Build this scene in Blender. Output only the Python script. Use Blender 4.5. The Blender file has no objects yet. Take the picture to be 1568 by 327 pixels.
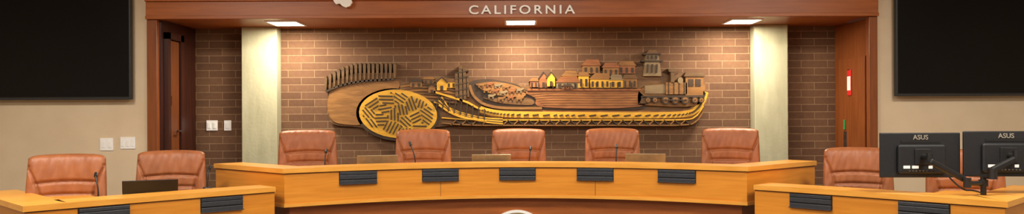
import bpy, bmesh, math, random
from mathutils import Vector, Matrix
random.seed(7)
S=bpy.context.scene
S.view_settings.view_transform='Standard'
S.view_settings.look='None'
F=1150.0; CX=784.0; HV=180.0; ROLL=0.0045; CH=1.75
def W(u,v,D):
    v2=v+(u-CX)*ROLL
    return Vector(((u-CX)/F*D, D, CH+(HV-v2)/F*D))
def lin(c):
    c/=255.0
    return c/12.92 if c<=0.04045 else ((c+0.055)/1.055)**2.4
def rgb(r,g,b): return (lin(r),lin(g),lin(b),1)

# ---------------- materials
def base_mat(name,col,rough=0.5,metal=0.0,spec=0.5):
    m=bpy.data.materials.new(name); m.use_nodes=True
    b=m.node_tree.nodes['Principled BSDF']
    b.inputs['Base Color'].default_value=col
    b.inputs['Roughness'].default_value=rough
    b.inputs['Metallic'].default_value=metal
    b.inputs['Specular IOR Level'].default_value=spec
    return m,m.node_tree,b
def noise_mat(name,c1,c2,scale=(5,5,5),nscale=1.0,detail=6,rough=0.5,bump=0.0,metal=0.0,spec=0.5,dist=0.0,lo=0.3,hi=0.7,bscale=None):
    m,nt,b=base_mat(name,c1,rough,metal,spec)
    tc=nt.nodes.new('ShaderNodeTexCoord'); mp=nt.nodes.new('ShaderNodeMapping')
    mp.inputs['Scale'].default_value=scale
    n=nt.nodes.new('ShaderNodeTexNoise'); n.inputs['Scale'].default_value=nscale; n.inputs['Detail'].default_value=detail
    n.inputs['Distortion'].default_value=dist
    r=nt.nodes.new('ShaderNodeValToRGB'); r.color_ramp.elements[0].position=lo; r.color_ramp.elements[1].position=hi
    r.color_ramp.elements[0].color=c1; r.color_ramp.elements[1].color=c2
    nt.links.new(tc.outputs['Object'],mp.inputs[0]); nt.links.new(mp.outputs[0],n.inputs['Vector'])
    nt.links.new(n.outputs['Fac'],r.inputs[0]); nt.links.new(r.outputs[0],b.inputs['Base Color'])
    if bump:
        bn=nt.nodes.new('ShaderNodeBump'); bn.inputs['Strength'].default_value=bump; bn.inputs['Distance'].default_value=0.01
        src=n
        if bscale:
            src=nt.nodes.new('ShaderNodeTexNoise'); src.inputs['Scale'].default_value=bscale; src.inputs['Detail'].default_value=5
            nt.links.new(tc.outputs['Object'],src.inputs['Vector'])
        nt.links.new(src.outputs['Fac'],bn.inputs['Height']); nt.links.new(bn.outputs[0],b.inputs['Normal'])
    return m
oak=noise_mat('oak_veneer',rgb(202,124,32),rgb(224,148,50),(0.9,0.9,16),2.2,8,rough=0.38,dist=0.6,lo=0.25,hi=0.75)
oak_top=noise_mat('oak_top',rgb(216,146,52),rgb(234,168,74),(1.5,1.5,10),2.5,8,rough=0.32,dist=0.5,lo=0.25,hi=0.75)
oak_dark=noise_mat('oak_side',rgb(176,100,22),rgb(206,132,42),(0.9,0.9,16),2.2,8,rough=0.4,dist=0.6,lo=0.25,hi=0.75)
panelwood=noise_mat('stained_wood',rgb(140,72,26),rgb(170,96,40),(1,1,12),2.0,8,rough=0.4,dist=0.5,lo=0.25,hi=0.75)
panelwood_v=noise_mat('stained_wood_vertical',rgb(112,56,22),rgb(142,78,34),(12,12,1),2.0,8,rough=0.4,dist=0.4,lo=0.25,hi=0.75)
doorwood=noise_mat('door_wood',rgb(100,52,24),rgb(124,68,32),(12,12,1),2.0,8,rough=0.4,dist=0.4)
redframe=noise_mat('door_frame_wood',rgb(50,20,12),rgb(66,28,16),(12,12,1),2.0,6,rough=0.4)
plaster=noise_mat('painted_plaster',rgb(212,190,160),rgb(220,199,170),(1,1,1),3,4,rough=0.8,bump=0.15,bscale=160)
ceil_m=noise_mat('ceiling_paint',rgb(225,218,205),rgb(235,228,215),(1,1,1),4,4,rough=0.9)
carpet=noise_mat('carpet',rgb(70,62,58),rgb(98,88,80),(60,60,60),3,4,rough=0.95,bump=0.4)
concrete=noise_mat('board_concrete',rgb(160,157,128),rgb(184,181,152),(5,5,1.2),2.2,10,rough=0.85,bump=0.2,bscale=30,lo=0.2,hi=0.7)
leather=noise_mat('cognac_leather',rgb(142,82,48),rgb(163,99,60),(1,1,1),9,5,rough=0.42,bump=0.2,bscale=190,spec=0.4)
black_pl=noise_mat('black_plastic',rgb(20,20,22),rgb(27,27,29),(1,1,1),60,3,rough=0.45)
mon_pl=noise_mat('monitor_shell',rgb(24,25,29),rgb(30,31,35),(1,1,1),40,3,rough=0.45)
screen_m=noise_mat('tv_glass',rgb(9,9,11),rgb(11,11,13),(1,1,1),2,2,rough=0.3,spec=0.2)
slate=noise_mat('nameplate_slate',rgb(42,45,52),rgb(50,53,60),(1,1,1),30,3,rough=0.4)
slate_d=noise_mat('nameplate_groove',rgb(18,18,22),rgb(24,24,28),(1,1,1),30,3,rough=0.6)
silver=noise_mat('brushed_aluminium',rgb(178,172,160),rgb(196,190,178),(1,1,40),6,3,rough=0.35,metal=0.6)
lapt_m=noise_mat('laptop_shell',rgb(160,150,122),rgb(176,166,138),(1,1,1),20,3,rough=0.35,metal=0.4)
letter_m=noise_mat('letter_enamel',rgb(236,236,234),rgb(246,246,244),(1,1,1),10,2,rough=0.4)
chrome=noise_mat('chrome',rgb(150,150,152),rgb(170,170,172),(1,1,1),10,2,rough=0.2,metal=1.0)
white_pl=noise_mat('white_plastic',rgb(240,238,236),rgb(248,246,244),(1,1,1),10,2,rough=0.4)
red_m=noise_mat('red_tag',rgb(205,36,32),rgb(222,48,42),(1,1,1),10,2,rough=0.4)
green_m=noise_mat('green_tag',rgb(50,130,64),rgb(64,148,80),(1,1,1),10,2,rough=0.4)
dark_gap=noise_mat('dark_gap',rgb(92,50,18),rgb(108,62,24),(1,1,1),10,2,rough=0.7)
mw_base=noise_mat('carved_walnut',rgb(92,62,32),rgb(122,86,44),(3,3,14),2,8,rough=0.5,bump=0.4,dist=0.6)
mw_mid=noise_mat('carved_brown',rgb(122,82,38),rgb(152,106,52),(3,3,14),2,8,rough=0.5,bump=0.3,dist=0.6)
mw_red=noise_mat('carved_redwood',rgb(124,72,36),rgb(152,94,50),(3,3,14),2,8,rough=0.5,bump=0.3,dist=0.6)
mw_gold=noise_mat('carved_gold',rgb(204,150,38),rgb(228,176,58),(3,3,14),2,8,rough=0.4,bump=0.2,dist=0.5)
mw_dark=noise_mat('carved_dark',rgb(50,36,23),rgb(70,50,31),(3,3,14),2,6,rough=0.5,bump=0.2)
mw_slat=noise_mat('carved_slat',rgb(78,57,33),rgb(110,81,46),(3,3,14),2,6,rough=0.5,bump=0.2)
mw_grey=noise_mat('carved_grey',rgb(122,102,72),rgb(144,122,88),(3,3,14),2,6,rough=0.5,bump=0.2)
def emis(name,col,st):
    m=bpy.data.materials.new(name); m.use_nodes=True; nt=m.node_tree
    b=nt.nodes['Principled BSDF']; b.inputs['Emission Color'].default_value=col; b.inputs['Emission Strength'].default_value=st
    b.inputs['Base Color'].default_value=col
    return m
lamp_m=emis('lamp_diffuser',(1,0.93,0.8,1),6)
# brick
def brick_mat():
    m,nt,b=base_mat('brick_wall',rgb(110,75,55),0.85)
    tc=nt.nodes.new('ShaderNodeTexCoord'); sp=nt.nodes.new('ShaderNodeSeparateXYZ'); cb=nt.nodes.new('ShaderNodeCombineXYZ')
    nt.links.new(tc.outputs['Object'],sp.inputs[0]); nt.links.new(sp.outputs['X'],cb.inputs['X']); nt.links.new(sp.outputs['Z'],cb.inputs['Y'])
    br=nt.nodes.new('ShaderNodeTexBrick'); br.inputs['Scale'].default_value=1
    br.inputs['Brick Width'].default_value=0.31; br.inputs['Row Height'].default_value=0.086
    br.inputs['Mortar Size'].default_value=0.0043; br.inputs['Mortar Smooth'].default_value=0.2; br.inputs['Bias'].default_value=0
    br.inputs['Color1'].default_value=rgb(94,64,43); br.inputs['Color2'].default_value=rgb(110,78,54); br.inputs['Mortar'].default_value=rgb(140,112,82)
    nt.links.new(cb.outputs[0],br.inputs['Vector'])
    n=nt.nodes.new('ShaderNodeTexNoise'); n.inputs['Scale'].default_value=25; n.inputs['Detail'].default_value=8
    nt.links.new(tc.outputs['Object'],n.inputs['Vector'])
    mx=nt.nodes.new('ShaderNodeMix'); mx.data_type='RGBA'; mx.blend_type='OVERLAY'; mx.inputs[0].default_value=0.25
    nt.links.new(br.outputs['Color'],mx.inputs[6]); nt.links.new(n.outputs['Fac'],mx.inputs[7]); nt.links.new(mx.outputs[2],b.inputs['Base Color'])
    bp=nt.nodes.new('ShaderNodeBump'); bp.inputs['Strength'].default_value=0.5; bp.inputs['Distance'].default_value=0.008; bp.invert=True
    nt.links.new(br.outputs['Fac'],bp.inputs['Height'])
    bp2=nt.nodes.new('ShaderNodeBump'); bp2.inputs['Strength'].default_value=0.3; bp2.inputs['Distance'].default_value=0.004
    nt.links.new(n.outputs['Fac'],bp2.inputs['Height']); nt.links.new(bp.outputs[0],bp2.inputs['Normal']); nt.links.new(bp2.outputs[0],b.inputs['Normal'])
    return m
brick=brick_mat()

# ---------------- helpers
def link(o): S.collection.objects.link(o); return o
def from_bm(name,bm,mat,smooth=False):
    bmesh.ops.recalc_face_normals(bm,faces=bm.faces)
    me=bpy.data.meshes.new(name); bm.to_mesh(me); bm.free()
    me.materials.append(mat)
    if smooth:
        for p in me.polygons: p.use_smooth=True
    return link(bpy.data.objects.new(name,me))
def box(name,size,c,mat,bevel=0,rz=0,rx=0,ry=0,seg=2):
    bm=bmesh.new(); bmesh.ops.create_cube(bm,size=1)
    bmesh.ops.scale(bm,vec=size,verts=bm.verts)
    if bevel: bmesh.ops.bevel(bm,geom=bm.edges[:],offset=bevel,segments=seg,affect='EDGES',profile=0.5)
    M=Matrix.Translation(c)@Matrix.Rotation(rz,4,'Z')@Matrix.Rotation(ry,4,'Y')@Matrix.Rotation(rx,4,'X')
    bmesh.ops.transform(bm,matrix=M,verts=bm.verts)
    return from_bm(name,bm,mat)
def bx(name,x0,x1,y0,y1,z0,z1,mat,bevel=0):
    return box(name,(abs(x1-x0),abs(y1-y0),abs(z1-z0)),((x0+x1)/2,(y0+y1)/2,(z0+z1)/2),mat,bevel)
def cyl(name,p0,p1,r,mat,r2=None,n=20):
    p0=Vector(p0);p1=Vector(p1);d=p1-p0
    bm=bmesh.new(); bmesh.ops.create_cone(bm,cap_ends=True,segments=n,radius1=r,radius2=r if r2 is None else r2,depth=d.length)
    M=Matrix.Translation((p0+p1)/2)@d.to_track_quat('Z','Y').to_matrix().to_4x4()
    bmesh.ops.transform(bm,matrix=M,verts=bm.verts)
    return from_bm(name,bm,mat,False)
def tube(name,pts,r,mat):
    cu=bpy.data.curves.new(name,'CURVE'); cu.dimensions='3D'; cu.bevel_depth=r; cu.bevel_resolution=3; cu.use_fill_caps=True
    sp=cu.splines.new('NURBS'); sp.points.add(len(pts)-1)
    for i,p in enumerate(pts): sp.points[i].co=(*p,1)
    sp.use_endpoint_u=True; sp.order_u=3; sp.resolution_u=6
    o=bpy.data.objects.new(name,cu); link(o)
    bpy.context.view_layer.update()
    me=bpy.data.meshes.new_from_object(o.evaluated_get(bpy.context.evaluated_depsgraph_get()))
    bpy.data.objects.remove(o); me.materials.clear(); me.materials.append(mat)
    for p in me.polygons: p.use_smooth=True
    return link(bpy.data.objects.new(name,me))
def group(name,parts,loc=(0,0,0),rz=0):
    e=bpy.data.objects.new(name,None); link(e); e.location=loc; e.rotation_euler=(0,0,rz); e.empty_display_size=0.1
    for p in parts: p.parent=e
    return e
def offset_path(path,o):
    out=[]; n=len(path)
    for i,p in enumerate(path):
        p=Vector(p)
        ns=[]
        if i>0: d=(p-Vector(path[i-1])).normalized(); ns.append(Vector((-d.y,d.x)))
        if i<n-1: d=(Vector(path[i+1])-p).normalized(); ns.append(Vector((-d.y,d.x)))
        if len(ns)==1: out.append(p+ns[0]*o)
        else:
            m=(ns[0]+ns[1]).normalized(); out.append(p+m*(o/m.dot(ns[0])))
    return out
def sweep(name,path,o0,o1,z0,z1,mat,bevel=0):
    a=offset_path(path,o0); b=offset_path(path,o1); bm=bmesh.new(); rows=[]
    for p,q in zip(a,b):
        rows.append([bm.verts.new((p.x,p.y,z0)),bm.verts.new((p.x,p.y,z1)),bm.verts.new((q.x,q.y,z1)),bm.verts.new((q.x,q.y,z0))])
    for r,s in zip(rows,rows[1:]):
        for k in range(4): bm.faces.new((r[k],s[k],s[(k+1)%4],r[(k+1)%4]))
    bm.faces.new(rows[0]); bm.faces.new(rows[-1][::-1])
    return from_bm(name,bm,mat)
def prism_xy(name,pts,z0,z1,mat):
    bm=bmesh.new(); a=[bm.verts.new((p[0],p[1],z0)) for p in pts]; b=[bm.verts.new((p[0],p[1],z1)) for p in pts]
    bm.faces.new(a[::-1]); bm.faces.new(b); n=len(pts)
    for i in range(n): bm.faces.new((a[i],a[(i+1)%n],b[(i+1)%n],b[i]))
    return from_bm(name,bm,mat)

# ---------------- room shell
YW=8.85; YF=7.97; XL=-3.85; XR=3.86; RX=7.0; RY0=-3.0; CZ=3.7
zt=2.80
bx('floor',-RX,RX,RY0,9.2,-0.1,0,carpet)
bx('ceiling',-RX,RX,RY0,9.2,CZ,CZ+0.1,ceil_m)
bx('wall_back',XL-0.1,XR+0.1,YW,YW+0.15,0,CZ,brick)
bx('wall_front_left',-RX,XL,YF,YF+0.12,0,CZ,plaster)
bx('wall_front_right',XR,RX,YF,YF+0.12,0,CZ,plaster)
bx('wall_left',-RX-0.1,-RX,RY0,YF+0.12,0,CZ,plaster)
bx('wall_right',RX,RX+0.1,RY0,YF+0.12,0,CZ,plaster)
bx('wall_rear',-RX,RX,RY0-0.1,RY0,0,CZ,plaster)
# recess sides
xl=W(300,0,YW).x; xr=W(1279,0,YW).x
xlo=W(244,0,YF).x; xro=W(1328,0,YF).x
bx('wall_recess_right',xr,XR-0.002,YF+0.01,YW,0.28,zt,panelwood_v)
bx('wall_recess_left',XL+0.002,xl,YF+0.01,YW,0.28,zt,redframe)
# casings
trims=[bx('trim_1',XL,xlo,YF-0.05,YF+0.02,0.28,zt,panelwood_v,0.006), bx('trim_2',xro,XR,YF-0.05,YF+0.02,0.28,zt,panelwood_v,0.006)]
# fascia beam + soffit
bx('trim_3',XL,XR,YF-0.07,YF+0.06,zt,2.985,panelwood,0.004)
bx('trim_4',XL,XR,YF-0.10,YF+0.06,2.985,3.10,panelwood,0.004)
bx('trim_5',XL,XR,YF-0.07,YF+0.06,3.10,CZ,panelwood)
bx('trim_6',XL,XR,YF-0.085,YF-0.07,zt,zt+0.035,panelwood,0.004)
bx('ceiling_recess',XL,XR,YF+0.06,YW,zt+0.01,zt+0.09,panelwood)
# door in left recess side
door=[bx('leaf',xl,xl+0.03,YF+0.14,8.34,0.29,2.60,doorwood,0.003),
 bx('jamb_front',xl,xl+0.05,YF+0.07,YF+0.13,0.29,2.68,redframe),bx('jamb_back',xl,xl+0.05,8.35,8.43,0.29,2.68,redframe),
 bx('head',xl,xl+0.05,YF+0.07,8.43,2.61,2.68,redframe),
 cyl('handle_stem',(xl+0.03,8.28,1.62),(xl+0.08,8.28,1.62),0.011,chrome),cyl('handle_lever',(xl+0.08,8.29,1.62),(xl+0.08,8.19,1.62),0.009,chrome),
 box('hinge',(0.01,0.03,0.1),(xl+0.036,YF+0.15,1.95),chrome)]
group('door_1',door)
# concrete pillars
def pillar(u0,u1):
    x0=W(u0,0,8.68).x; x1=W(u1,0,8.68).x
    return bx('concrete_pillar',x0,x1,8.68,YW,0.45,zt+0.01,concrete,0.008)
pillar(370,424); pillar(1156,1207)

# ---------------- dais & desks
ZU=0.45; ZL=0.28
HX=2.06
def arc(x): return 7.4-0.71*(x/HX)**2
upath=[(-2.96,7.5)]+[(0.03-HX+2*HX*i/24, arc(-HX+2*HX*i/24)) for i in range(25)]+[(3.02,7.5)]
lpath=[(-4.45,6.25),(-3.39,5.23),(-3.22,5.42),(-3.05,5.61),(-2.75,5.935),(-2.43,6.27),(-2.09,6.60)]
rpath=[(-x+0.04,y) for x,y in lpath][::-1]
def poly_floor():
    up=offset_path(upath,0.14); lp=offset_path(lpath,0.14); rp=offset_path(rpath,0.14)
    pts=[(-4.6,YF)]+[tuple(p) for p in lp[:-1]]+[tuple(p) for p in up[2:-2]]+[tuple(p) for p in rp[1:]]+[(4.6,YF)]
    prism_xy('dais_platform',pts,0,ZL,carpet)
    bx('floor_recess',xl,xr,YF,YW,0,ZL,carpet)
    pts=[tuple(p) for p in offset_path(upath,0.16)]+[(3.02,YW-0.005),(-2.96,YW-0.005)]
    prism_xy('dais_step',pts,ZL,ZU,carpet)
poly_floor()
TU=1.308; TL=1.155
def desk(name,path,top,worktop,bottom,floor,side_idx):
    P=[]
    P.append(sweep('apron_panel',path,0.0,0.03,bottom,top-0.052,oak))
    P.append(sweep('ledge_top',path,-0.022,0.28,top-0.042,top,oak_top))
    P.append(sweep('reveal_strip',path,-0.002,0.26,top-0.052,top-0.042,dark_gap))  # dark-coloured strip draws the shadow line below the ledge top
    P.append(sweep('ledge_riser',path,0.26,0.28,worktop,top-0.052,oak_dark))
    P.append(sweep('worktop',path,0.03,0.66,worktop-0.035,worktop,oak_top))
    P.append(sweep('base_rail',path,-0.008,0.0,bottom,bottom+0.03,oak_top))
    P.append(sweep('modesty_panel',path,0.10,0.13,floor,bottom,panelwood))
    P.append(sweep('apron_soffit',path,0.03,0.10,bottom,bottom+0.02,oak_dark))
    return P
U=desk('d',upath,TU,1.18,0.962,0.0,None)
# vertical seams on the apron
for u in (674,911):
    x=(u-CX)/F*7.3; y=arc(x-0.03); sl=-2*0.71*(x-0.03)/HX**2
    U.append(box('panel_seam',(0.004,0.004,0.265),(x,y-0.001,1.115),dark_gap,rz=math.atan(sl)))
group('curved_council_desk',U)
group('council_side_desk',desk('d',lpath,TL,1.12,0.82,0.0,None))
group('council_side_desk',desk('d',rpath,TL,1.12,0.82,0.0,None))
# city seal on modesty panel
def seal():
    c=(0.045,7.4+0.10,0.52); parts=[]
    def disc(n,r,y0,y1,m): return cyl(n,(c[0],y1,c[2]),(c[0],y0,c[2]),r,m,n=64)
    parts.append(disc('rim',0.315,c[1]-0.03,c[1]-0.002,letter_m)); parts.append(disc('field',0.29,c[1]-0.034,c[1]-0.03,mw_grey))
    parts.append(disc('inner_ring',0.21,c[1]-0.038,c[1]-0.034,letter_m)); parts.append(disc('inner_field',0.195,c[1]-0.042,c[1]-0.038,mw_gold))
    for i in range(28):
        a=i/28*math.tau; r=0.25
        parts.append(box('glyph',(0.022,0.006,0.04),(c[0]+r*math.sin(a),c[1]-0.037,c[2]+r*math.cos(a)),letter_m,ry=a))
    group('city_seal_plaque',parts)
seal()

# nameplates
def plate(x,y,z,ang):
    P=[box('backing',(0.36,0.010,0.115),(0,-0.005,0),slate_d,0.002)]
    for k,(zz,h) in enumerate(((0.042,0.026),(0.006,0.038),(-0.039,0.034))):
        P.append(box('slat_%d'%(k+1),(0.352,0.014,h),(0,-0.014,zz),slate,0.003))
    P.append(box('lip',(0.36,0.03,0.006),(0,-0.018,-0.0575),slate,0.001))
    group('name_plate_holder',P,(x,y,z),ang)
for u,D in ((548,7.03),(674,7.3),(792,7.4),(911,7.31),(1036,7.03)):
    for _ in range(5):
        x=(u-CX)/F*D; D=arc(x-0.03)
    sl=math.atan(-2*0.71*(x-0.03)/HX**2)
    plate(x+0.0005*math.sin(sl),D-0.001,1.20,sl)
for path,us in ((lpath,(159,339)),(rpath,(1241,1414))):
    for u in us:
        k=(u-CX)/F
        for a,b in zip(path,path[1:]):
            fa=a[0]-k*a[1]; fb=b[0]-k*b[1]
            if fa*fb<=0 and (b[0]-a[0])!=0 and not (abs(a[0])>4.2 or abs(b[0])>4.2):
                t=fa/(fa-fb); x=a[0]+t*(b[0]-a[0]); y=a[1]+t*(b[1]-a[1])
                ang=math.atan2(b[1]-a[1],b[0]-a[0])
                plate(x,y,1.045,ang)

# ---------------- chairs
def chair(x,y,zf,yaw):
    P=[]
    nx,ny=56,70; bm=bmesh.new(); z0=0.485; H=0.70
    def pt(s,t,side):
        hw=0.300-0.016*t+0.006*math.sin(t*math.pi)
        x=hw*s
        z=z0+H*t-0.012*s*s*t**5-0.022*abs(s)**12*t**5+0.03*abs(s)**4*(1-t)**4
        e=max(0,(1-abs(s)**9))**0.5*max(0,(1-abs(2*t-1)**14))**0.5
        th=0.055*e
        g=0
        if side>0:
            q=min(1,max(0,(t-0.30)/0.55)); sl=0.60+0.36*q*q
            ins=1/(1+math.exp((abs(s)-sl)/0.03))
            g+=0.026*ins*math.exp(-((t-0.68+0.03*s*s)/0.016)**2)
            g+=0.020*ins*math.exp(-((t-0.53+0.02*s*s)/0.016)**2)
            if t<0.9: g+=0.028*math.exp(-((abs(s)-sl)/0.032)**2)
            th+=0.012*math.cos((t-0.83)*math.pi*2.2)*e*(1-s*s)
            # leather creases
            th+=(0.0022*math.sin(17*s+11*t)+0.0018*math.sin(31*s-23*t+1.3))*e
        yy=0.24+0.10*(t-0.3)-0.055*s*s
        yy+= -(th-g*e) if side>0 else th*0.8
        return (x,yy,z)
    fr=[[None]*(nx+1) for _ in range(ny+1)]; bk=[[None]*(nx+1) for _ in range(ny+1)]
    for j in range(ny+1):
        for i in range(nx+1):
            s=math.sin((i/nx*2-1)*math.pi/2)*0.35+(i/nx*2-1)*0.65; t=j/ny
            fr[j][i]=bm.verts.new(pt(s,t,1))
            bk[j][i]=fr[j][i] if i in(0,nx) or j in(0,ny) else bm.verts.new(pt(s,t,-1))
    for j in range(ny):
        for i in range(nx):
            bm.faces.new((fr[j][i],fr[j][i+1],fr[j+1][i+1],fr[j+1][i]))
            q=(bk[j][i],bk[j+1][i],bk[j+1][i+1],bk[j][i+1])
            if len(set(q))==4:
                try: bm.faces.new(q)
                except ValueError: pass
    P.append(from_bm('backrest',bm,leather,True))
    s=box('seat',(0.53,0.52,0.12),(0,-0.02,0.46),leather,0.045,seg=4); P.append(s)
    for sx in(-1,1):
        P.append(box('arm_pad',(0.065,0.30,0.04),(sx*0.295,0.02,0.655),leather,0.018,seg=3))
        P.append(tube('arm_frame',[(sx*0.295,-0.1,0.64),(sx*0.30,-0.12,0.5),(sx*0.29,-0.05,0.41),(sx*0.2,0,0.39)],0.014,black_pl))
    P.append(cyl('gas_column',(0,0,0.09),(0,0,0.40),0.028,black_pl))
    P.append(box('tilt_plate',(0.2,0.24,0.03),(0,0,0.39),black_pl,0.005))
    for k in range(5):
        a=k*math.tau/5+0.3; ex,ey=0.29*math.cos(a),0.29*math.sin(a)
        P.append(cyl('base_leg',(0,0,0.11),(ex,ey,0.075),0.026,black_pl,0.016,12))
        P.append(cyl('caster',(ex-0.018*math.sin(a),ey+0.018*math.cos(a),0.03),(ex+0.018*math.sin(a),ey-0.018*math.cos(a),0.03),0.03,black_pl,n=16))
    # place so that backrest centre is at (x,y)
    ox=-0.27*(-math.sin(yaw)); oy=-0.27*math.cos(yaw)
    group('leather_office_chair',P,(x+ox,y+oy,zf),yaw)
def chair_u(u,D,zf,yaw): chair((u-CX)/F*D,D,zf,yaw)
chair_u(471,7.88,ZU,0.30); chair_u(648,8.10,ZU,0.12); chair_u(794,8.15,ZU,0.0); chair_u(937,8.15,ZU,-0.05); chair_u(1118,7.95,ZU,-0.30)
chair_u(104,6.30,ZL,0.35); chair_u(263,6.95,ZL,0.30); chair_u(1312,6.95,ZL,-0.30); chair_u(1475,6.4,ZL,-0.35)

# ---------------- desk equipment
def laptop(u,D,z,w,lh,yaw,tilt,mat):
    x=(u-CX)/F*D
    P=[box('keyboard_deck',(w,0.22,0.014),(0,0.12,0.008),mat,0.004)]
    hh=lh
    cy=-math.sin(tilt)*hh/2; cz=math.cos(tilt)*hh/2+0.018
    P.append(box('lid',(w,0.008,hh),(0,cy,cz),mat,0.003,rx=tilt))
    P.append(box('screen',(w*0.94,0.002,hh*0.9),(0,cy+0.005*math.cos(tilt),cz+0.005*math.sin(tilt)),screen_m,rx=tilt))
    P.append(cyl('hinge',(-w*0.4,0,0.017),(w*0.4,0,0.017),0.006,black_pl))
    group('laptop',P,(x,D,z),yaw)
laptop(577,7.60,1.18,0.40,0.225,0.22,0.60,lapt_m)
laptop(752,7.83,1.18,0.40,0.215,0.03,0.60,lapt_m)
laptop(988,7.68,1.18,0.40,0.225,-0.18,0.60,lapt_m)
laptop(230,6.28,1.12,0.42,0.135,0.45,0.60,mon_pl)
def mic(u,D,z,top,du,lean=0.0):
    x=(u-CX)/F*D
    h=top-z
    P=[cyl('base',(0,0,0),(0,0,0.022),0.045,black_pl,0.035),
       tube('gooseneck',[(0,0,0.02),(0,0,h*0.4),(du*0.35,0.01,h*0.7),(du,0.05,h*0.95)],0.006,black_pl),
       cyl('capsule',(du*0.9,0.045,h*0.9),(du*1.15,0.075,h),0.014,black_pl)]
    group('gooseneck_microphone',P,(x,D,z))
mic(497,7.45,1.18,1.44,0.0); mic(636,7.75,1.18,1.50,-0.06); mic(810,7.85,1.18,1.44,0.015); mic(943,7.8,1.18,1.46,0.015)
mic(150,5.95,1.12,1.32,-0.05); mic(317,6.75,1.12,1.32,0.0)

# monitors with arm
def monitor(x,y,z,yaw,tilt=0.0):
    P=[box('shell',(0.61,0.022,0.345),(0,0.012,0),mon_pl,0.006),
       box('display',(0.595,0.003,0.33),(0,0.0245,0),screen_m),
       box('rear_housing',(0.36,0.035,0.22),(0,-0.014,-0.03),mon_pl,0.014,seg=3),
       box('mount_plate',(0.12,0.012,0.12),(0,-0.036,-0.01),black_pl,0.004),
       box('vent_strip',(0.30,0.004,0.018),(0,-0.001,0.105),black_pl),
       box('port_bay',(0.30,0.006,0.026),(0,-0.030,-0.118),black_pl)]
    for k,(lx,w) in enumerate(((-0.12,0.05),(-0.055,0.05),(0.06,0.03))):
        P.append(box('label_%d'%(k+1),(w,0.002,0.022),(lx,-0.0335,-0.09),white_pl))
    for k in range(8): P.append(box('port_%d'%(k+1),(0.014,0.004,0.01),(-0.1+k*0.026,-0.034,-0.118),chrome))
    t=text_mesh('logo','ASUS',0.115,None,silver,0.002); t.location=(0,-0.003,0.138); P.append(t)
    group('computer_monitor',P,(x,y,z),yaw)
def text_mesh(name,body,width,height,mat,ext,sc=1.0):
    cu=bpy.data.curves.new(name,'FONT'); cu.body=body; cu.extrude=ext; cu.align_x='CENTER'; cu.align_y='CENTER'; cu.space_character=sc; cu.size=1
    cu.offset=0.012
    o=bpy.data.objects.new(name,cu); link(o); bpy.context.view_layer.update()
    me=bpy.data.meshes.new_from_object(o.evaluated_get(bpy.context.evaluated_depsgraph_get())); bpy.data.objects.remove(o)
    xs=[v.co.x for v in me.vertices]; ys=[v.co.y for v in me.vertices]
    kx=width/(max(xs)-min(xs)); ky=(height/(max(ys)-min(ys))) if height else kx
    mx_=(max(xs)+min(xs))/2; my_=(max(ys)+min(ys))/2
    for v in me.vertices:
        x,y,z=v.co; v.co=((x-mx_)*kx,-z,(y-my_)*ky)
    me.materials.clear(); me.materials.append(mat)
    return link(bpy.data.objects.new(name,me))
m1=W(1409,237,5.80); m2=W(1540,235,5.72)
monitor(m1.x,m1.y,m1.z,-0.03); monitor(m2.x,m2.y,m2.z,-0.10)
bxp=3.55; byp=5.66
A=[box('clamp_base',(0.13,0.12,0.02),(bxp,byp,1.13),black_pl,0.005),
   cyl('post',(bxp,byp,1.12),(bxp,byp,1.30),0.02,black_pl),
   cyl('collar',(bxp,byp,1.22),(bxp,byp,1.27),0.032,black_pl),
   tube('lower_arm',[(bxp,byp,1.245),(3.46,5.60,1.245),(3.38,5.58,1.25)],0.018,black_pl),
   cyl('elbow',(3.38,5.58,1.22),(3.38,5.58,1.29),0.026,black_pl),
   box('spring_arm',(0.30,0.032,0.045),(3.255,5.62,1.345),black_pl,0.012,ry=0.50),
   cyl('wrist',(m1.x,5.67,1.40),(m1.x,5.67,1.47),0.022,black_pl),
   cyl('head',(m1.x,5.67,1.435),(m1.x,m1.y-0.038,m1.z-0.01),0.020,black_pl),
   cyl('elbow_upper',(bxp+0.02,5.58,1.28),(bxp+0.02,5.58,1.36),0.03,black_pl),
   tube('upper_arm',[(bxp,byp,1.29),(bxp+0.01,5.60,1.30),(bxp+0.02,5.58,1.30)],0.018,black_pl),
   box('spring_arm_upper',(0.20,0.036,0.05),(bxp+0.10,5.58,1.385),black_pl,0.012,ry=-0.45),
   cyl('wrist_upper',(m2.x,5.60,1.40),(m2.x,5.60,1.49),0.024,black_pl),
   cyl('head_upper',(m2.x,5.60,1.44),(m2.x,m2.y-0.038,m2.z-0.01),0.020,black_pl),
   tube('cable',[(m1.x+0.1,5.70,1.36),(3.35,5.62,1.19),(3.45,5.6,1.20),(bxp,5.64,1.16)],0.006,black_pl)]
group('dual_display_arm',A)

# ---------------- televisions
def tv(x0,x1,z0):
    z1=z0+1.09; yb=YF
    P=[bx('cabinet',x0,x1,yb-0.11,yb-0.05,z0,z1,black_pl,0.008),bx('panel',x0+0.018,x1-0.018,yb-0.113,yb-0.108,z0+0.03,z1-0.018,screen_m),
       bx('wall_mount',(x0+x1)/2-0.3,(x0+x1)/2+0.3,yb-0.05,yb,z0+0.3,z0+0.8,black_pl),
       bx('bottom_trim',x0+0.01,x1-0.01,yb-0.115,yb-0.109,z0+0.006,z0+0.016,slate)]
    group('wall_television',P)
a=W(200,152,7.86); tv(a.x-1.93,a.x,a.z)
a=W(1373,147,7.86); tv(a.x,a.x+1.93,a.z)

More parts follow.
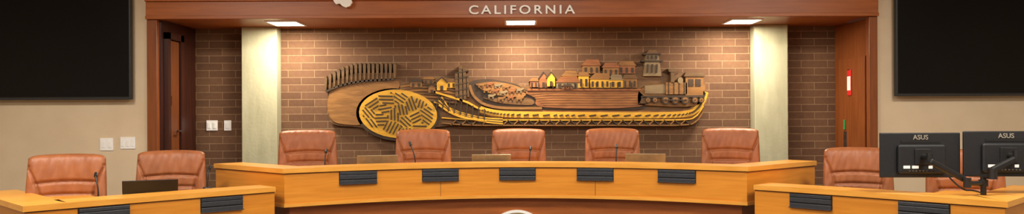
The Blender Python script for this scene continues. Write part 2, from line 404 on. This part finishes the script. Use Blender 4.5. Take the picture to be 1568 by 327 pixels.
# ---------------- lettering & emblem
t=text_mesh('california_lettering','CALIFORNIA',162/F*7.88,0.092,letter_m,0.02,1.35)
p=W(800,15,7.88); t.location=(p.x,YF-0.085,p.z)
def px_prism(bm,pts,y0,y1,D=8.72):
    a=[];b=[]
    for (u,v) in pts:
        q=W(u,v,D); a.append(bm.verts.new((q.x,y0,q.z))); b.append(bm.verts.new((q.x,y1,q.z)))
    n=len(pts)
    bm.faces.new(a); bm.faces.new(b[::-1])
    for i in range(n): bm.faces.new((a[i],b[i],b[(i+1)%n],a[(i+1)%n]))
bm=bmesh.new()
px_prism(bm,[(500,-48),(524,-48),(524,-28),(540,-8),(539,0),(541,4),(537,10),(531,12),(526,10),(522,6),(516,7),(513,3),(509,-6),(503,-16),(501,-26),(497,-36)],YF-0.14,YF-0.10,7.86)
from_bm('state_emblem',bm,letter_m)

# ---------------- recessed lights
for u in (438,798,1138):
    p=W(u,34,8.30); x=p.x
    P=[bx('diffuser',x-0.155,x+0.155,8.14,8.50,zt+0.000,zt+0.008,lamp_m)]
    for (a0,a1,b0,b1) in ((x-0.175,x-0.155,8.12,8.52),(x+0.155,x+0.175,8.12,8.52),(x-0.155,x+0.155,8.12,8.14),(x-0.155,x+0.155,8.50,8.52)):
        P.append(bx('frame',a0,a1,b0,b1,zt-0.004,zt+0.009,white_pl))
    group('recessed_downlight',P)
    l=bpy.data.lights.new('downlight_glow','AREA'); l.shape='RECTANGLE'; l.size=0.28; l.size_y=0.32; l.energy=40; l.color=(1,0.88,0.70)
    o=link(bpy.data.objects.new('downlight_glow',l)); o.location=(x,8.32,zt-0.012)

# ---------------- switches
def switch(u0,u1,v0,v1,yw,n):
    D=yw-0.01; a=W(u0,v0,D); b=W(u1,v1,D); P=[bx('cover',a.x,b.x,yw-0.012,yw,b.z,a.z,white_pl,0.003)]
    w=(b.x-a.x); h=a.z-b.z
    for k in range(n):
        cx=a.x+w*(k+0.5)/n
        P.append(box('rocker_%d'%(k+1),(w/n*0.5,0.008,h*0.55),(cx,yw-0.014,(a.z+b.z)/2),white_pl,0.002))
    group('light_switch',P)
switch(153,173,211,230,YF,2); switch(184,207,209.5,227.5,YF,3)
switch(316,333,184,199.5,YW,2); switch(343,354,184,199.5,YW,1)
# tags on right wall (hung on recess side)
def tag(name,v0,v1,y,mat,w,cap):
    q0=CH+(HV-v0-2.3)/F*y; q1=CH+(HV-v1-2.3)/F*y
    P=[bx('body',xr-0.032,xr-0.019,y-w,y+w,q1,q0,mat,0.004)]
    if cap: P.append(bx('band',xr-0.034,xr-0.020,y-w*0.9,y+w*0.9,q1+0.2*(q0-q1),q1+0.75*(q0-q1),white_pl,0.002)); P.append(cyl('hook',(xr-0.045,y,q0),(xr-0.016,y,q0),0.006,chrome))
    group(name,P)
tag('red_safety_tag',107,146,8.42,red_m,0.045,True)
tag('green_safety_tag',183,198,8.55,green_m,0.018,False)
group('door_2',[bx('leaf',xr-0.018,xr,YF+0.10,YW-0.14,0.29,2.40,panelwood_v,0.003),bx('push_plate',xr-0.024,xr-0.016,8.50,8.58,1.35,1.58,chrome,0.002)])

# ---------------- carved mural
class B:
    def __init__(s,name,mat): s.bm=bmesh.new(); s.n=name; s.m=mat
    def poly(s,pts,y0,y1=None): px_prism(s.bm,pts,y0,YW-0.005 if y1 is None else y1)
    def bar(s,p,q,w,y0,y1=None):
        dx,dy=q[0]-p[0],q[1]-p[1]; L=math.hypot(dx,dy) or 1; nx,ny=-dy/L*w/2,dx/L*w/2
        s.poly([(p[0]+nx,p[1]+ny),(q[0]+nx,q[1]+ny),(q[0]-nx,q[1]-ny),(p[0]-nx,p[1]-ny)],y0,y1)
    def ell(s,c,rx,ry,y0,y1=None,rot=0,n=36):
        s.poly([(c[0]+rx*math.cos(t)*math.cos(rot)-ry*math.sin(t)*math.sin(rot),c[1]+rx*math.cos(t)*math.sin(rot)+ry*math.sin(t)*math.cos(rot)) for t in [i*math.tau/n for i in range(n)]],y0,y1)
    def ribbon(s,pts,w,y0,y1=None):
        up=[];dn=[]
        for i,p in enumerate(pts):
            a=pts[max(0,i-1)];b=pts[min(len(pts)-1,i+1)]
            dx,dy=b[0]-a[0],b[1]-a[1];L=math.hypot(dx,dy);nx,ny=-dy/L*w/2,dx/L*w/2
            up.append((p[0]+nx,p[1]+ny)); dn.append((p[0]-nx,p[1]-ny))
        s.poly(up+dn[::-1],y0,y1)
    def done(s): return from_bm(s.n,s.bm,s.m)
def smooth(pts,k=5):
    out=[]
    for i in range(len(pts)-1):
        p0=pts[max(0,i-1)];p1=pts[i];p2=pts[i+1];p3=pts[min(len(pts)-1,i+2)]
        for j in range(k):
            t=j/k
            out.append(tuple(0.5*((2*p1[a])+(-p0[a]+p2[a])*t+(2*p0[a]-5*p1[a]+4*p2[a]-p3[a])*t*t+(-p0[a]+3*p1[a]-3*p2[a]+p3[a])*t**3) for a in(0,1)))
    out.append(pts[-1]); return out
base=B('backboard',mw_base); mid=B('relief_brown',mw_mid); red=B('relief_redwood',mw_red); gold=B('relief_gold',mw_gold); dark=B('relief_dark',mw_dark); grey=B('relief_grey',mw_grey); slat=B('relief_palisade',mw_slat)
Y1=8.79;Y2=8.765;Y3=8.745;Y4=8.73;Y5=8.715
outline=smooth([(500,135),(499,160),(503,184),(516,192),(545,194),(580,200),(640,198),(690,192),(760,193),(860,193),(960,192),(1040,191),(1062,189),(1076,176),(1082,155),(1083,130),(1077,115),(1060,112),(1044,110),(1032,116),(1015,110)],4)
base.poly(outline+[(1000,104),(985,100),(960,106),(925,108),(880,112),(830,116),(808,132),(790,126),(760,121),(730,122),(716,130),(700,120),(670,117),(645,120),(625,128),(612,122),(600,118),(560,120),(520,124)],Y1)
# left hill
mid.poly(smooth([(503,142),(500,162),(506,182),(520,189),(552,190),(556,172),(566,152),(590,138),(610,134),(606,122),(570,122),(530,130),(503,142)],4)[:-1],Y2)
dark.ribbon(smooth([(498,140),(520,131),(555,124),(606,121)],6),3,Y3)  # curved shadow beneath the palisade, laid in as a dark-coloured ribbon
# palisade slats
for i in range(17):
    f=i/16; u=498+f*106; vt=116-20*math.sin(min(1,f*1.9)*math.pi/2)-0.0*f; vb=139-18*f**0.6
    w=4.6
    slat.poly([(u-w/2+1.2,vb),(u-w/2,vt+5),(u-w/2+0.5,vt+1.5),(u,vt-0.5),(u+w/2-0.5,vt+1.5),(u+w/2,vt+5),(u+w/2-1.2,vb)],Y3)
mid.poly([(500,130)]+[(498+f*106,116-20*math.sin(min(1,f*1.9)*math.pi/2)+15) for f in [k/12 for k in range(13)]]+[(606,124),(560,128),(503,142)],Y2+0.01)
# ellipse
c=(609,174)
dark.ell((608,175),64,40.5,Y2,rot=0.06); gold.ell(c,60,37,Y3,rot=0.06)
seeds=[]
tries=0
while len(seeds)<17 and tries<5000:
    tries+=1
    x=random.uniform(-50,50);y=random.uniform(-30,30)
    if (x/53)**2+(y/31)**2>1: continue
    if all(((x-a)/1.15)**2+(y-b)**2>13.5**2 for a,b,_ in seeds): seeds.append((x,y,random.uniform(0,math.pi)))
for k,(x,y,a) in enumerate(seeds):
    a=(k*1.1+random.uniform(-.3,.3))%math.pi
    for o in(-10.5,-5.2,0,5.2,10.5):
            pts=[]
            for q in range(-16,17):
                t=q*0.8
                px_=x-math.sin(a)*o+math.cos(a)*t; py_=y+math.cos(a)*o+math.sin(a)*t
                if (px_/55)**2+(py_/32.5)**2<1 and min(range(len(seeds)),key=lambda m:(px_-seeds[m][0])**2+(py_-seeds[m][1])**2)==k: pts.append((c[0]+px_,c[1]+py_+px_*0.06))
            if len(pts)>5: dark.bar(pts[1],pts[-2],1.9,Y4)
# farmland and farmhouses
for k in range(7):
    (mid if k%2 else base).ribbon(smooth([(612,128+k*4.2),(640,124+k*4.6),(672,124+k*5),(700,130+k*4.4)],4),3.6,Y2-0.003*k)
def house(u,v,w,h,body,roof,y,win=2,rh=None,slope=0):
    rh=rh or h*0.55
    body.poly([(u,v),(u+w,v),(u+w,v-h),(u,v-h)],y)
    roof.poly([(u-2,v-h),(u+w+2,v-h),(u+w-w*0.15+slope,v-h-rh),(u+w*0.15+slope,v-h-rh)],y-0.008)
    for k in range(win):
        x=u+w*(k+0.5)/win
        dark.poly([(x-w/win*0.2,v-h*0.1),(x+w/win*0.2,v-h*0.1),(x+w/win*0.2,v-h*0.75),(x-w/win*0.2,v-h*0.75)],y-0.004)
def gable(u,v,w,h,body,y):
    body.poly([(u,v),(u+w,v),(u+w,v-h*0.6),(u+w/2,v-h),(u,v-h*0.6)],y)
    dark.poly([(u+w*.35,v),(u+w*.65,v),(u+w*.65,v-h*.35),(u+w*.35,v-h*.35)],y-0.004)
    for s_ in(0,1): dark.bar((u+w/2,v-h),(u-1.5 if s_==0 else u+w+1.5,v-h*0.57),1.6,y-0.008)
house(628,133,18,8,mid,dark,Y3,2); house(648,128,16,7,base,mid,Y3,2); gable(669,138,15,20,gold,Y4); house(684,134,14,9,gold,base,Y3,2); gable(656,142,11,14,mid,Y4)
for (u,v0,v1,w) in((699,112,150,4.5),(705,100,155,5),(711,104,152,4.5),(716,118,148,3)):
    slat.bar((u,v0),(u+1,v1),w,Y4)
for k in range(5): dark.bar((697,112+k*9),(717,108+k*9),1.6,Y4-0.004)
# curving bridge fans at left
for k in range(5):
    mat_=gold if k%2==0 else dark
    mat_.ribbon(smooth([(664+k*3,150-k*2+6),(678+k*3,164+2*k-4),(700,174+1.2*k-4),(735,181+1.5*k-2),(770,182+1.8*k)],5),2.0 if k%2==0 else 1.6,Y3-0.002*k)
gold.ribbon(smooth([(664,140),(690,148),(715,156),(735,166),(765,172)],5),3,Y4)
gold.ribbon(smooth([(672,160),(690,172),(712,180),(745,184)],5),3,Y4)
for k in range(9):
    f=k/8; dark.bar((672+f*70,146+f*20),(668+f*74,166+f*17),1.5,Y4-0.005)
# main track
tr=smooth([(735,167),(760,173),(800,175),(900,176),(1000,176),(1050,174),(1068,166),(1077,152),(1081,140)],6)
mid.ribbon(tr,14,Y2)
gold.ribbon(tr,9.5,Y3)
for i in range(2,len(tr)-1,1):
    a,b=tr[i-1],tr[i]
    L=math.hypot(b[0]-a[0],b[1]-a[1]); n=max(1,int(L/9))
    for k in range(n):
        f0=(k+0.15)/n; f1=(k+0.75)/n
        dark.bar((a[0]+(b[0]-a[0])*f0,a[1]+(b[1]-a[1])*f0+1),(a[0]+(b[0]-a[0])*f1,a[1]+(b[1]-a[1])*f1-0.5),1.8,Y4)
lo=smooth([(676,184),(720,187),(800,187.5),(960,187.5),(1045,187),(1066,182),(1078,166)],6)
gold.ribbon([(p[0],p[1]-4.2) for p in lo],1.8,Y3); mid.ribbon([(p[0],p[1]+4.0) for p in lo],1.6,Y3)
N=46
for k in range(N):
    u0=690+k*8.0
    if k%2==0: mid.bar((u0,191),(u0+8,183.5),1.6,Y3)
    else: dark.bar((u0,183.5),(u0+8,191),1.6,Y3)
# valley hull
dark.poly(smooth([(716,128),(722,148),(738,162),(770,168),(840,168),(920,167),(985,166),(985,140),(960,132),(900,136),(850,136),(808,138),(790,128),(755,121),(728,122),(716,128)],4)[:-1],Y2)
red.poly(smooth([(800,140),(820,150),(835,164),(980,163),(982,142),(960,136),(900,138),(850,138),(800,140)],4)[:-1],Y3)
mid.ribbon(smooth([(719,130),(726,147),(744,160),(775,165),(830,165)],6),4,Y3)
mid.poly(smooth([(728,128),(740,138),(765,146),(800,148),(805,140),(790,131),(758,125),(728,128)],4)[:-1],Y3)
base.poly(smooth([(740,150),(770,158),(815,160),(812,150),(780,150),(740,150)],4)[:-1],Y3)
for k in range(6): mid.ribbon(smooth([(812+k*4,144+k*3.2),(850,141+k*3.8),(910,142+k*3.6),(976,141+k*3.8)],4),1.2,Y3-0.004)
# cattle herd
def cow(u,v,s=1.0,m=mid):
    m.poly([(u-5*s,v-2*s),(u-4*s,v-4*s),(u+4*s,v-4*s),(u+5.5*s,v-5.5*s),(u+8*s,v-4.5*s),(u+7.5*s,v-2.5*s),(u+5*s,v-1.5*s),(u+4*s,v),(u-4*s,v)],Y4)
    for l in(-4,-2.5,2.5,3.8): m.bar((u+l*s,v-0.5),(u+l*s,v+3*s),1.0*s,Y4)
for (u,v,m) in ((737,131,mid),(750,130,red),(762,132,grey),(775,134,mid),(745,139,mid),(758,140,red),(770,143,grey),(784,140,red),(795,139,grey),(752,148,grey),(767,152,mid),(782,150,red),(795,152,mid)):
    cow(u,v,0.95,m)
# town
house(812,133,18,9,red,mid,Y3,3); gable(826,134,13,24,red,Y4); gable(838,132,12,22,gold,Y5); house(852,135,34,9,grey,red,Y4,4,9,3); house(862,124,22,8,gold,mid,Y3,2,8,2)
house(886,134,16,18,gold,mid,Y4,2,6); house(893,112,26,12,mid,red,Y3,3,9,2); house(904,134,30,13,gold,mid,Y4,4,9,3); house(924,117,24,14,mid,red,Y3,3,7); house(934,134,20,12,gold,grey,Y4,2,8)
house(954,134,22,14,mid,base,Y4,3,6); house(948,112,26,12,red,mid,Y2,3,7); house(862,136,14,4,red,dark,Y5,2,3)
for k in range(15): dark.bar((814+k*11,135),(814+k*11,126),1.1,Y5)
red.bar((808,137),(982,137),3,Y4)
# tower
grey.poly([(986,116),(1014,116),(1011,93),(989,93)],Y3); dark.bar((983,93),(1016,93),2.2,Y4); grey.poly([(989,92),(1011,92),(1009,83),(991,83)],Y3)
dark.bar((986,82.5),(1013,82.5),2,Y4); base.poly([(990,82),(1010,82),(1005,76),(995,76)],Y3)
for k in range(3): dark.bar((993+k*6.5,90),(993+k*6.5,85),2.4,Y4); dark.bar((992+k*7,111),(993+k*7,98),2.2,Y4)
# locomotive
mid.poly(smooth([(978,160),(978,142),(990,132),(1020,128),(1075,126),(1080,140),(1076,156),(1050,163),(978,160)],3)[:-1],Y3)
grey.poly([(988,143),(988,131),(1022,129),(1022,143)],Y4)
mid.poly([(1020,144),(1020,126),(1052,126),(1052,144)],Y5)
for k in range(4): dark.bar((1024+k*8,126),(1024+k*8,144),1.5,Y5-0.004)
mid.poly([(1050,146),(1050,116),(1077,116),(1077,146)],Y5); slat.poly([(1047,117),(1080,117),(1077,111),(1050,111)],Y5-0.01)
for k in range(2): dark.poly([(1054+k*11,132),(1062+k*11,132),(1062+k*11,121),(1054+k*11,121)],Y5-0.005)
slat.bar((1030,127),(1030,110),5,Y5); slat.poly([(1025,110),(1035,110),(1037,105),(1023,105)],Y5-0.005); grey.ell((1042,123),4,5,Y5-0.006)
dark.bar((982,148),(1078,147),3.2,Y5-0.004)
for (u,r) in((992,4.5),(1003,4.5),(1019,6.5),(1034,6.5),(1049,6.5),(1064,5),(1074,4.5)):
    dark.ell((u,153),r,r,Y5-0.008); mid.ell((u,153),r*0.66,r*0.66,Y5-0.012); dark.ell((u,153),r*0.25,r*0.25,Y5-0.016)
dark.bar((1015,153),(1052,153),1.6,Y5-0.02)
mid.poly([(980,158),(990,158),(988,147),(984,147)],Y5)
for k in range(4): dark.bar((979+k*3,159),(985+k*1.5,148),1.0,Y5-0.004)
group('carved_wood_mural',[q.done() for q in (base,mid,red,gold,dark,grey,slat)])

# ---------------- general room lighting: unseen ceiling panels and lamps added to light the room
for x in(-3.6,0,3.6):
    for y in(1.0,4.6):
        P=[bx('diffuser',x-0.6,x+0.6,y-0.3,y+0.3,CZ-0.02,CZ-0.005,lamp_m),
           bx('frame',x-0.63,x+0.63,y-0.33,y+0.33,CZ-0.012,CZ,white_pl)]
        group('added_light_panel',P)
        l=bpy.data.lights.new('added_ceiling_fill','AREA'); l.shape='RECTANGLE'; l.size=1.2; l.size_y=0.6; l.energy=110; l.color=(1,0.94,0.83)
        o=link(bpy.data.objects.new('added_ceiling_fill',l)); o.location=(x,y,CZ-0.03)
w=bpy.data.worlds.new('World'); S.world=w; w.use_nodes=True
w.node_tree.nodes['Background'].inputs[0].default_value=(1,0.95,0.9,1); w.node_tree.nodes['Background'].inputs[1].default_value=0.3

cam=bpy.data.cameras.new('camera'); cam.sensor_width=36; cam.sensor_fit='HORIZONTAL'; cam.lens=F/1568*36
cam.shift_y=(HV-163.5)/1568; cam.clip_end=100
co=link(bpy.data.objects.new('camera',cam)); co.location=(0,0,CH); co.rotation_euler=(math.pi/2,ROLL,0)
S.camera=co
